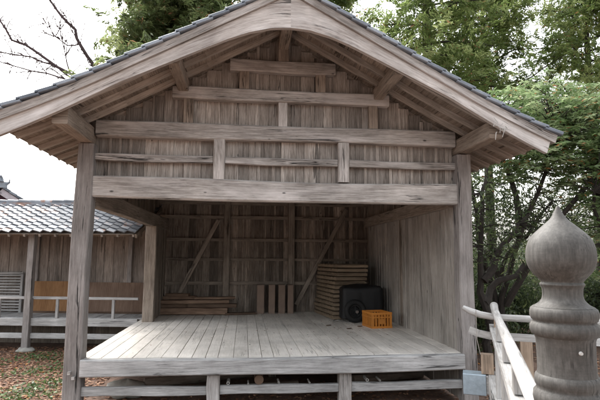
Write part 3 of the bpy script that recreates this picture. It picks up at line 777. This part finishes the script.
RP('handrail', MB().tube(pts, [.026, .037, .039, .036, .038, .037, .037], 16, tone=.9), 'rail', True)
def flat(a, w_, h_, tone):
    m_ = MB()
    for i in range(len(a)-1): m_.beam(a[i], a[i+1]+(a[i+1]-a[i]).normalized()*(.003 if i < len(a)-2 else 0), w_, h_, tone=tone)
    return m_
RP('middle_rail', flat([q(0, -.28, .695), q(0, -.18, .66), q(0, -.06, .64), q(0, .6, .635), q(0, 4.6, .635)], .05, .075, .8), 'rail')
RP('middle_rail', flat([q(-.16, 0, .725), q(-.05, 0, .715), q(.3, 0, .70), q(3.5, 0, .70)], .12, .05, .95), 'rail')
RP('bottom_rail', MB().beam(q(0, -.12, .12), q(0, 4.6, .12), .18, .2, ch=.008, tone=.7), 'rail')
RP('bottom_rail', MB().beam(q(-.14, 0, .145), q(3.5, 0, .145), .2, .17, ch=.008, tone=1), 'rail')
RP('metal_flashing', MB().beam(q(0, -.36, .12), q(0, -.123, .12), .2, .22, ch=.006, tone=.5), 'flash')
for a, b, z0, z1, w_, mt in ((.0, -.10, .235, .44, .13, 'railb'), (0, .30, .225, .6, .12, 'railb'), (0, 1.2, .225, .6, .12, 'railb'), (0, 2.2, .225, .6, .12, 'railb'), (0.02, .06, .232, .665, .09, 'rail'),
                          (.95, 0, .232, .665, .11, 'rail'), (1.9, 0, .232, .665, .11, 'rail'), (2.8, 0, .232, .665, .11, 'rail'), (0, .03, .735, .83, .09, 'railb'), (.95, 0, .735, .878, .08, 'rail'), (1.9, 0, .735, .878, .08, 'rail'), (2.8, 0, .735, .878, .08, 'rail'),
                          (0, .75, .715, .825, .08, 'railb'), (0, 1.6, .715, .825, .08, 'railb')):
    RP('block', MB().beam(q(a, b, z0), q(a, b, z1), w_, w_, up=dm, ch=.006, tone=random.uniform(.4, 1)), mt)
RP('wire', MB().tube([q(.05, -.2, .92), q(.05, -.2, .6), q(.05, -.17, .44)], [.004, .004, .004], 5), 'steel')
# deck the railing stands on, with its edge beams
t_ = thing('deck', q(1.75, 1.6, G), 'raised plank deck behind the bleached railing', 'deck')
m_ = MB(); b_ = .0
while b_ < 3.4:
    m_.beam(q(-.02, b_+.1, -.01), q(3.9, b_+.1, -.01), .195, .04, tone=random.uniform(.3, .9)); b_ += .2
build(m_, 'planks', M['grey'], t_)
build(MB().beam(q(0, -.1, -.11), q(0, 3.4, -.11), .14, .15, tone=.6), 'edge_beam', M['grey'], t_)
build(MB().beam(q(.08, -.04, -.11), q(3.9, -.04, -.11), .14, .15, tone=.6), 'edge_beam', M['grey'], t_)
for a in (.1, 1.9, 3.7):
    for b_ in (.05, 1.7, 3.3): build(MB().beam(q(a, b_, G-.02), q(a, b_, -.19), .15, .15, up=dm), 'post', M['brown'], t_)
# ------------------------------------------------------------------ trees
def leaves(C, size, aspect, tone, droop=.3, updir=None, spread=1.0, fold=.15):
    """C (n,3) centres -> (n,4,3) rhombic leaves, drooping by `droop`"""
    n = len(C); d = rng.normal(size=(n, 3)); d[:, 2] = d[:, 2]*.5-droop
    if updir is not None: d = d*spread+updir
    d /= np.linalg.norm(d, axis=1)[:, None]
    nn = rng.normal(size=(n, 3))*.6+np.array([0, 0, 1.0]); s = np.cross(d, nn); s /= np.linalg.norm(s, axis=1)[:, None]+1e-9
    up = np.cross(s, d); L = (size*rng.uniform(.6, 1.35, n))[:, None]; W = L*aspect
    P = np.stack([C-d*L*.5, C+s*W*.5+up*fold*W*.5, C+d*L*.5-up*fold*L*.3, C-s*W*.5+up*fold*W*.5], axis=1)
    return P, np.clip(tone, 0, 1)
def limb(p, d, L, n=6, curve=.12, grav=0):
    pts = [np.array(p, float)]; d = np.array(d, float); d /= np.linalg.norm(d)
    for i in range(n):
        d = d+rng.normal(size=3)*curve+np.array([0, 0, grav]); d /= np.linalg.norm(d); pts.append(pts[-1]+d*L/n)
    return pts
def conifer(x, y, h, r0, z0, label, group, mat, zlo=None, rad=3.0, nb=60, trunk_r=.2, per=9, lsize=.2, lean=(0, 0), keep=None, spl=26, tr_mat='bark'):
    base = V((x, y, gh(x, y)-.05)); o = thing('conifer_tree', base, label, 'tree', group)
    tp = [base+V((lean[0]*k*h, lean[1]*k*h, h*k)) for k in (0, .25, .5, .75, 1)]
    build(MB().tube(tp, [trunk_r, trunk_r*.85, trunk_r*.65, trunk_r*.4, .03], 10), 'trunk', M[tr_mat], o, True)
    bm_ = MB(); Cs = []; Ts = []; Ds = []
    for b in range(nb):
        k = z0+(1-z0)*(b+rng.uniform())/nb; p = np.array(base)+np.array([lean[0]*k*h, lean[1]*k*h, k*h])
        a = b*2.4+rng.uniform(-.5, .5); rr = rad*(1-((k-z0)/(1-z0))**1.3*.85)*rng.uniform(.6, 1.1)
        pts = limb(p, (math.cos(a), math.sin(a), rng.uniform(.0, .4)), rr, 6, .12, -.05)
        bm_.tube(pts, [.035*(1-i/7)+.006 for i in range(7)], 5)
        ct = rng.uniform(.15, .7)
        for i in range(2, 7):
            for _ in range(per):
                q_ = pts[i]+rng.normal(size=3)*np.array([.34, .34, .2])*(.6+.1*i)
                nl = spl; v = rng.normal(size=3); v[2] = v[2]*.3-.35; v /= np.linalg.norm(v)
                tt = rng.uniform(0, 1, nl)[:, None]
                pc = q_+v*tt*.5+rng.normal(size=(nl, 3))*.075*(1.2-tt)
                Cs.append(pc); Ds.append(np.repeat(v[None], nl, 0)); Ts.append(ct+rng.normal(size=nl)*.08+rng.uniform(-.25, .3))
    build(bm_, 'branches', M[tr_mat], o)
    C = np.concatenate(Cs); T = np.concatenate(Ts); D = np.concatenate(Ds)
    T = np.minimum(T, .9); T[rng.uniform(size=len(T)) < .025] = .97
    P, T = leaves(C, lsize, .24, T, .25, D, .55)
    quads(P, T, 'foliage', M[mat], o)
    return o
conifer(.1, 10.4, 14.5, 0, .38, 'tall cypress rising behind the left slope of the stage roof', 'conifers behind the stage', 'lf_cyp', rad=4.4, nb=130, lsize=.21, per=13, spl=32)
conifer(5.9, 12.0, 15.5, 0, .45, 'conifer just right of the stage ridge, behind the roof', 'conifers behind the stage', 'lf_cedar', rad=3.6, nb=64, lsize=.17, per=9, spl=30)
conifer(8.5, 7.6, 16.5, 0, .44, 'cedar with a thick dark trunk above the right roof slope', 'conifers behind the stage', 'lf_cedar', rad=2.8, nb=54, trunk_r=.27, per=7, lsize=.16, spl=34)
conifer(11.6, 9.6, 15.5, 0, .46, 'feathery cedar at the upper right, right of the thick trunk', 'conifers behind the stage', 'lf_cedar', rad=3.1, nb=64, per=7, lsize=.16, spl=34)
conifer(14.9, 8.2, 15, 0, .42, 'cedar in the top right corner of the view', 'conifers behind the stage', 'lf_cedar', rad=3.0, nb=56, per=7, lsize=.16, spl=34)

def broadleaf(x, y, label, group, mat, stems, n_tips, center, radii, lsize, per, name='evergreen_tree', whorl=True, tonec=(.2, .75), accent=.0, aspect=.27, stem_r=.06, shell=.0):
    base = V((x, y, gh(x, y)-.04)); o = thing(name, base, label, 'tree' if 'tree' in name else 'shrub', group)
    c = np.array(center); rd = np.array(radii); tips = []
    while len(tips) < n_tips:
        v = rng.normal(size=3); v /= np.linalg.norm(v); r = (shell+(1-shell)*rng.uniform())**(1/2.2)
        bump = 1+.22*math.sin(v[0]*7+1)*math.cos(v[1]*6)+.16*math.sin(v[2]*9+v[0]*5)
        p = c+v*rd*r*bump
        if p[2] > G+.12: tips.append((p, v))
    sm = MB(); tm = MB(); nodes = []
    for s_ in stems:
        pts = [np.array(a, float) for a in s_]; fine = [pts[0]]
        for i in range(len(pts)-1):
            for k in (1, 2, 3):
                fine.append(pts[i]+(pts[i+1]-pts[i])*k/3+(rng.normal(size=3)*.045 if k < 3 else 0))
        nn_ = len(fine); tm.tube(fine, [stem_r*(1-.75*i/nn_) for i in range(nn_)], 8); nodes += fine[2:]
    build(tm, 'trunk', M['bark'], o, True)
    nodes = np.array(nodes)
    for p, v in tips[::5]:
        dd = np.linalg.norm(nodes-p, axis=1); j = int(np.argmin(dd)); a = nodes[j]
        mid = (a+p)/2+rng.normal(size=3)*.12*np.linalg.norm(p-a)
        sm.tube([a, mid, p], [.02, .012, .005], 4, cap=False)
    build(sm, 'branches', M['bark'], o)
    Cs, Ds, Ts = [], [], []
    for p, v in tips:
        ct = rng.uniform(*tonec)
        for k in range(per):
            if whorl:
                a = 2*math.pi*k/per+rng.uniform(-.3, .3); d = np.array([math.cos(a), math.sin(a), rng.uniform(-.55, .25)])
                Ds.append(d); Cs.append(p+d*lsize*.5+rng.normal(size=3)*.01); Ts.append(ct+rng.normal()*.1)
            else:
                d = rng.normal(size=3); d[2] -= .3; Ds.append(d); Cs.append(p+rng.normal(size=3)*lsize*1.7); Ts.append(ct+rng.normal()*.12)
    C = np.array(Cs); D = np.array(Ds); D /= np.linalg.norm(D, axis=1)[:, None]
    T = np.minimum(np.array(Ts), .9); T[rng.uniform(size=len(T)) < accent] = .99
    P, T = leaves(C, lsize, aspect, T, 0, D, .15, .25)
    quads(P, T, 'foliage', M[mat], o); return o
# the broad rhododendron-like evergreens right of the roof
broadleaf(8.6, 3.4, 'broad evergreen with whorls of long leaves beside the right roof slope', 'broadleaf evergreens', 'lf_rho',
          [[(8.6, 3.4, G), (8.5, 3.4, .6), (8.9, 3.2, 2), (9.6, 3.1, 3.6), (10.2, 3.1, 4.9)], [(8.6, 3.4, G), (8.2, 3.6, 1.4), (8.0, 3.7, 3.2), (7.8, 3.6, 4.6)], [(8.6, 3.4, .4), (9.2, 3.0, 1.6), (10.4, 2.8, 3.2), (11.4, 2.9, 4.3)], [(8.9, 3.2, 2), (9.0, 3.6, 3.4), (8.8, 3.9, 4.8)]],
          2900, (9.9, 3.3, 4.5), (2.9, 1.6, 1.35), .15, 9, accent=.045, tonec=(.3, .95), stem_r=.09)
broadleaf(11.4, 3.2, 'broad evergreen reaching the right edge behind the newel', 'broadleaf evergreens', 'lf_rho',
          [[(11.4, 3.2, G), (11.3, 3.1, 1.2), (11.2, 3.0, 3.0), (11.5, 3, 4.2)], [(11.4, 3.2, .6), (10.6, 2.6, 1.8), (10.2, 2.3, 3.0)]],
          3100, (11.9, 2.6, 3.3), (2.1, 1.7, 2.6), .15, 9, accent=.045, tonec=(.3, .95), stem_r=.08)
# dark shaded trees seen under the eave
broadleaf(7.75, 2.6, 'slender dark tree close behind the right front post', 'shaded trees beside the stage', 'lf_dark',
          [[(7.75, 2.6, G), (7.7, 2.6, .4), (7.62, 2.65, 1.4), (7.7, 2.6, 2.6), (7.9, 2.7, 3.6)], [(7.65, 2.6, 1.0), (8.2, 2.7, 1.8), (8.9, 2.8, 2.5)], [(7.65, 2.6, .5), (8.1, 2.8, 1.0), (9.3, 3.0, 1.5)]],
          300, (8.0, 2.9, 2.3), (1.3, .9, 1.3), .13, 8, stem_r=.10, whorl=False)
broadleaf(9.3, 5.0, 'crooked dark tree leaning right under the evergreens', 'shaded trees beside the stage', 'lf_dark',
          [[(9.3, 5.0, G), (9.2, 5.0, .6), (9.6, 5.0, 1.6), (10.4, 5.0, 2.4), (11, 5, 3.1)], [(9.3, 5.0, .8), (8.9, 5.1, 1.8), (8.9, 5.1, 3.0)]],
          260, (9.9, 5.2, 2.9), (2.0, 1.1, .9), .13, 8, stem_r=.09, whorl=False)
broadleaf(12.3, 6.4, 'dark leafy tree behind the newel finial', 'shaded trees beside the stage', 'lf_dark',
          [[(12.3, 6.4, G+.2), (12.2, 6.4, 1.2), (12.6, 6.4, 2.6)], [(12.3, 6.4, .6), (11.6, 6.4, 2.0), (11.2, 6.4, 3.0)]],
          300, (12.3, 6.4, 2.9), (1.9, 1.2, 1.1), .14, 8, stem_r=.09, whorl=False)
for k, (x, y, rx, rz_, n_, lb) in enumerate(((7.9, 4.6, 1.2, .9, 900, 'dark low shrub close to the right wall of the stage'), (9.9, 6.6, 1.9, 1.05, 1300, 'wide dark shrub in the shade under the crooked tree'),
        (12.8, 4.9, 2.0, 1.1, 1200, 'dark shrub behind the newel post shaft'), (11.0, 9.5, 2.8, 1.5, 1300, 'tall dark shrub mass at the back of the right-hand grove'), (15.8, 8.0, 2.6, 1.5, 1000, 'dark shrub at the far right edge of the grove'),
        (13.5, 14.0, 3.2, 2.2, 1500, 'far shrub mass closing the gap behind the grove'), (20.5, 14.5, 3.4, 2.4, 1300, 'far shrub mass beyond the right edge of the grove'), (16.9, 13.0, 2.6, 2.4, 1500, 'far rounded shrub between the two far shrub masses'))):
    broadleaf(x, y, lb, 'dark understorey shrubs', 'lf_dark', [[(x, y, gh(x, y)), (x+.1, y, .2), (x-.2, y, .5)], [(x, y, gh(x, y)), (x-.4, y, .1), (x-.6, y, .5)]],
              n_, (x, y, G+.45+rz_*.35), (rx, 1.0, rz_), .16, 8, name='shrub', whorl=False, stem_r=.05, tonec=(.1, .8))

# bare tree at the upper left
t_ = thing('bare_tree', (-2.3, 10.6, G), 'leafless tree with crooked branches against the white sky, upper left', 'tree')
tm = MB(); tm.tube([(-2.3, 10.6, G), (-2.35, 10.6, 2.5), (-2.4, 10.5, 5.2), (-2.65, 10.5, 7.2)], [.2, .17, .14, .10], 10)
build(tm, 'trunk', M['barkp'], t_, True)
paths = [([(-2.45, 10.5, 5.6), (-2.65, 10.5, 7.26), (-2.96, 10.44, 8.0), (-3.23, 10.41, 8.55), (-3.8, 10.36, 9.25), (-4.0, 10.34, 9.84), (-4.45, 10.33, 10.3), (-4.94, 10.32, 10.94), (-5.4, 10.28, 11.68)], .095),
         ([(-2.5, 10.5, 5.9), (-3.2, 10.52, 7.3), (-4.08, 10.55, 8.18), (-5.09, 10.59, 8.8), (-5.83, 10.62, 9.27), (-6.3, 10.6, 9.5), (-6.78, 10.61, 10.19), (-7.34, 10.63, 10.63)], .075),
         ([(-3.2, 10.52, 7.3), (-4.0, 10.6, 8.0), (-4.71, 10.56, 8.5), (-5.64, 10.65, 8.83), (-6.31, 10.71, 8.9), (-7.2, 10.7, 9.1)], .045),
         ([(-4.08, 10.55, 8.18), (-4.3, 10.5, 8.6), (-4.35, 10.47, 9.1), (-4.55, 10.4, 9.84)], .03),
         ([(-2.9, 10.5, 7.1), (-3.7, 10.4, 7.75), (-4.8, 10.3, 8.1), (-6.0, 10.3, 8.3), (-7.0, 10.3, 8.7)], .04),
         ([(-3.8, 10.36, 9.25), (-4.2, 10.2, 9.2), (-4.6, 10.1, 9.5), (-4.9, 10.0, 9.9)], .03)]
tw = MB(); k = 0
for pts, r_ in paths:
    fine = []
    for i in range(len(pts)-1):
        for s_ in (0, .5): fine.append(np.array(pts[i])*(1-s_)+np.array(pts[i+1])*s_+rng.normal(size=3)*.03)
    fine.append(np.array(pts[-1])); n_ = len(fine)
    build(MB().tube(fine, [r_*(1-.66*i/n_) for i in range(n_)], 7), 'limb', M['barkp'], t_, True)
    for i in range(3, n_):
        for _ in range(3):
            d = fine[i]-fine[i-1]; d = d/np.linalg.norm(d)+rng.normal(size=3)*.55; L = rng.uniform(.4, 1.1)
            p = limb(fine[i], d, L, 5, .2, .02); tw.tube(p, [.020, .018, .015, .012, .010, .007], 4, cap=False)
            for _ in range(2):
                p2 = limb(p[3], d+rng.normal(size=3)*.8, L*.5, 3, .2); tw.tube(p2, [.012, .010, .008, .006], 4, cap=False)
build(tw, 'twigs', M['barkp'], t_)

# ------------------------------------------------------------------ fallen leaves and weeds
def scatter(n, x0, x1, y0, y1, size, mat, name, label, up=.02, aspect=.6, clump=None):
    X = rng.uniform(x0, x1, n); Y = rng.uniform(y0, y1, n)
    if clump:
        cc = rng.uniform([x0, y0], [x1, y1], (clump, 2)); j = rng.integers(0, clump, n)
        X = cc[j, 0]+rng.normal(size=n)*.22; Y = cc[j, 1]+rng.normal(size=n)*.22
    Z = np.array([gh(a, b) for a, b in zip(X, Y)])+rng.uniform(.004, up, n)
    C = np.stack([X, Y, Z], 1); P, T = leaves(C, size, aspect, np.minimum(rng.uniform(size=n), .9), .0, None)
    T[rng.uniform(size=n) < .03] = .98
    P[:, :, 2] = (P[:, :, 2]-C[:, None, 2])*(.35 if up < .06 else 1)+C[:, None, 2]
    tag(quads(P, T, name, M[mat]), label, 'leaves', kind='stuff')
scatter(26000, -7, -.05, -2.5, 5.6, .085, 'lf_litter', 'fallen_leaves', 'russet fallen leaves on the soil left of the stage')
scatter(6000, 6.2, 14, -3, 9, .09, 'lf_litter', 'fallen_leaves', 'brown fallen leaves on the soil right of the stage')
scatter(1800, 0, 6, -1.2, 1.5, .08, 'lf_litter', 'fallen_leaves', 'fallen leaves drifted under the front edge of the stage')
scatter(4300, -6, -.3, -1.5, 4.6, .07, 'lf_weed', 'weeds', 'small green weeds among the fallen leaves on the left', .09, .5, 70)

# dust-dry leaf scraps blown onto the stage floor
n = 170
X = np.concatenate([rng.uniform(.3, 5.7, 90), rng.normal(4.7, .45, 80)]); Y = np.concatenate([rng.uniform(.3, 5.6, 90), rng.normal(3.1, .6, 80)])
X = np.clip(X, .3, 5.7); C = np.stack([X, Y, np.full(n, .006)], 1)
P, T = leaves(C, .04, .6, rng.uniform(0, .6, n), 0); P[:, :, 2] = .004+(P[:, :, 2]-P[:, :, 2].min(1)[:, None])*.3
tag(quads(P, T, 'leaf_scraps', M['lf_litter']), 'small dark leaf scraps scattered on the stage floor', 'leaf scraps', kind='stuff')
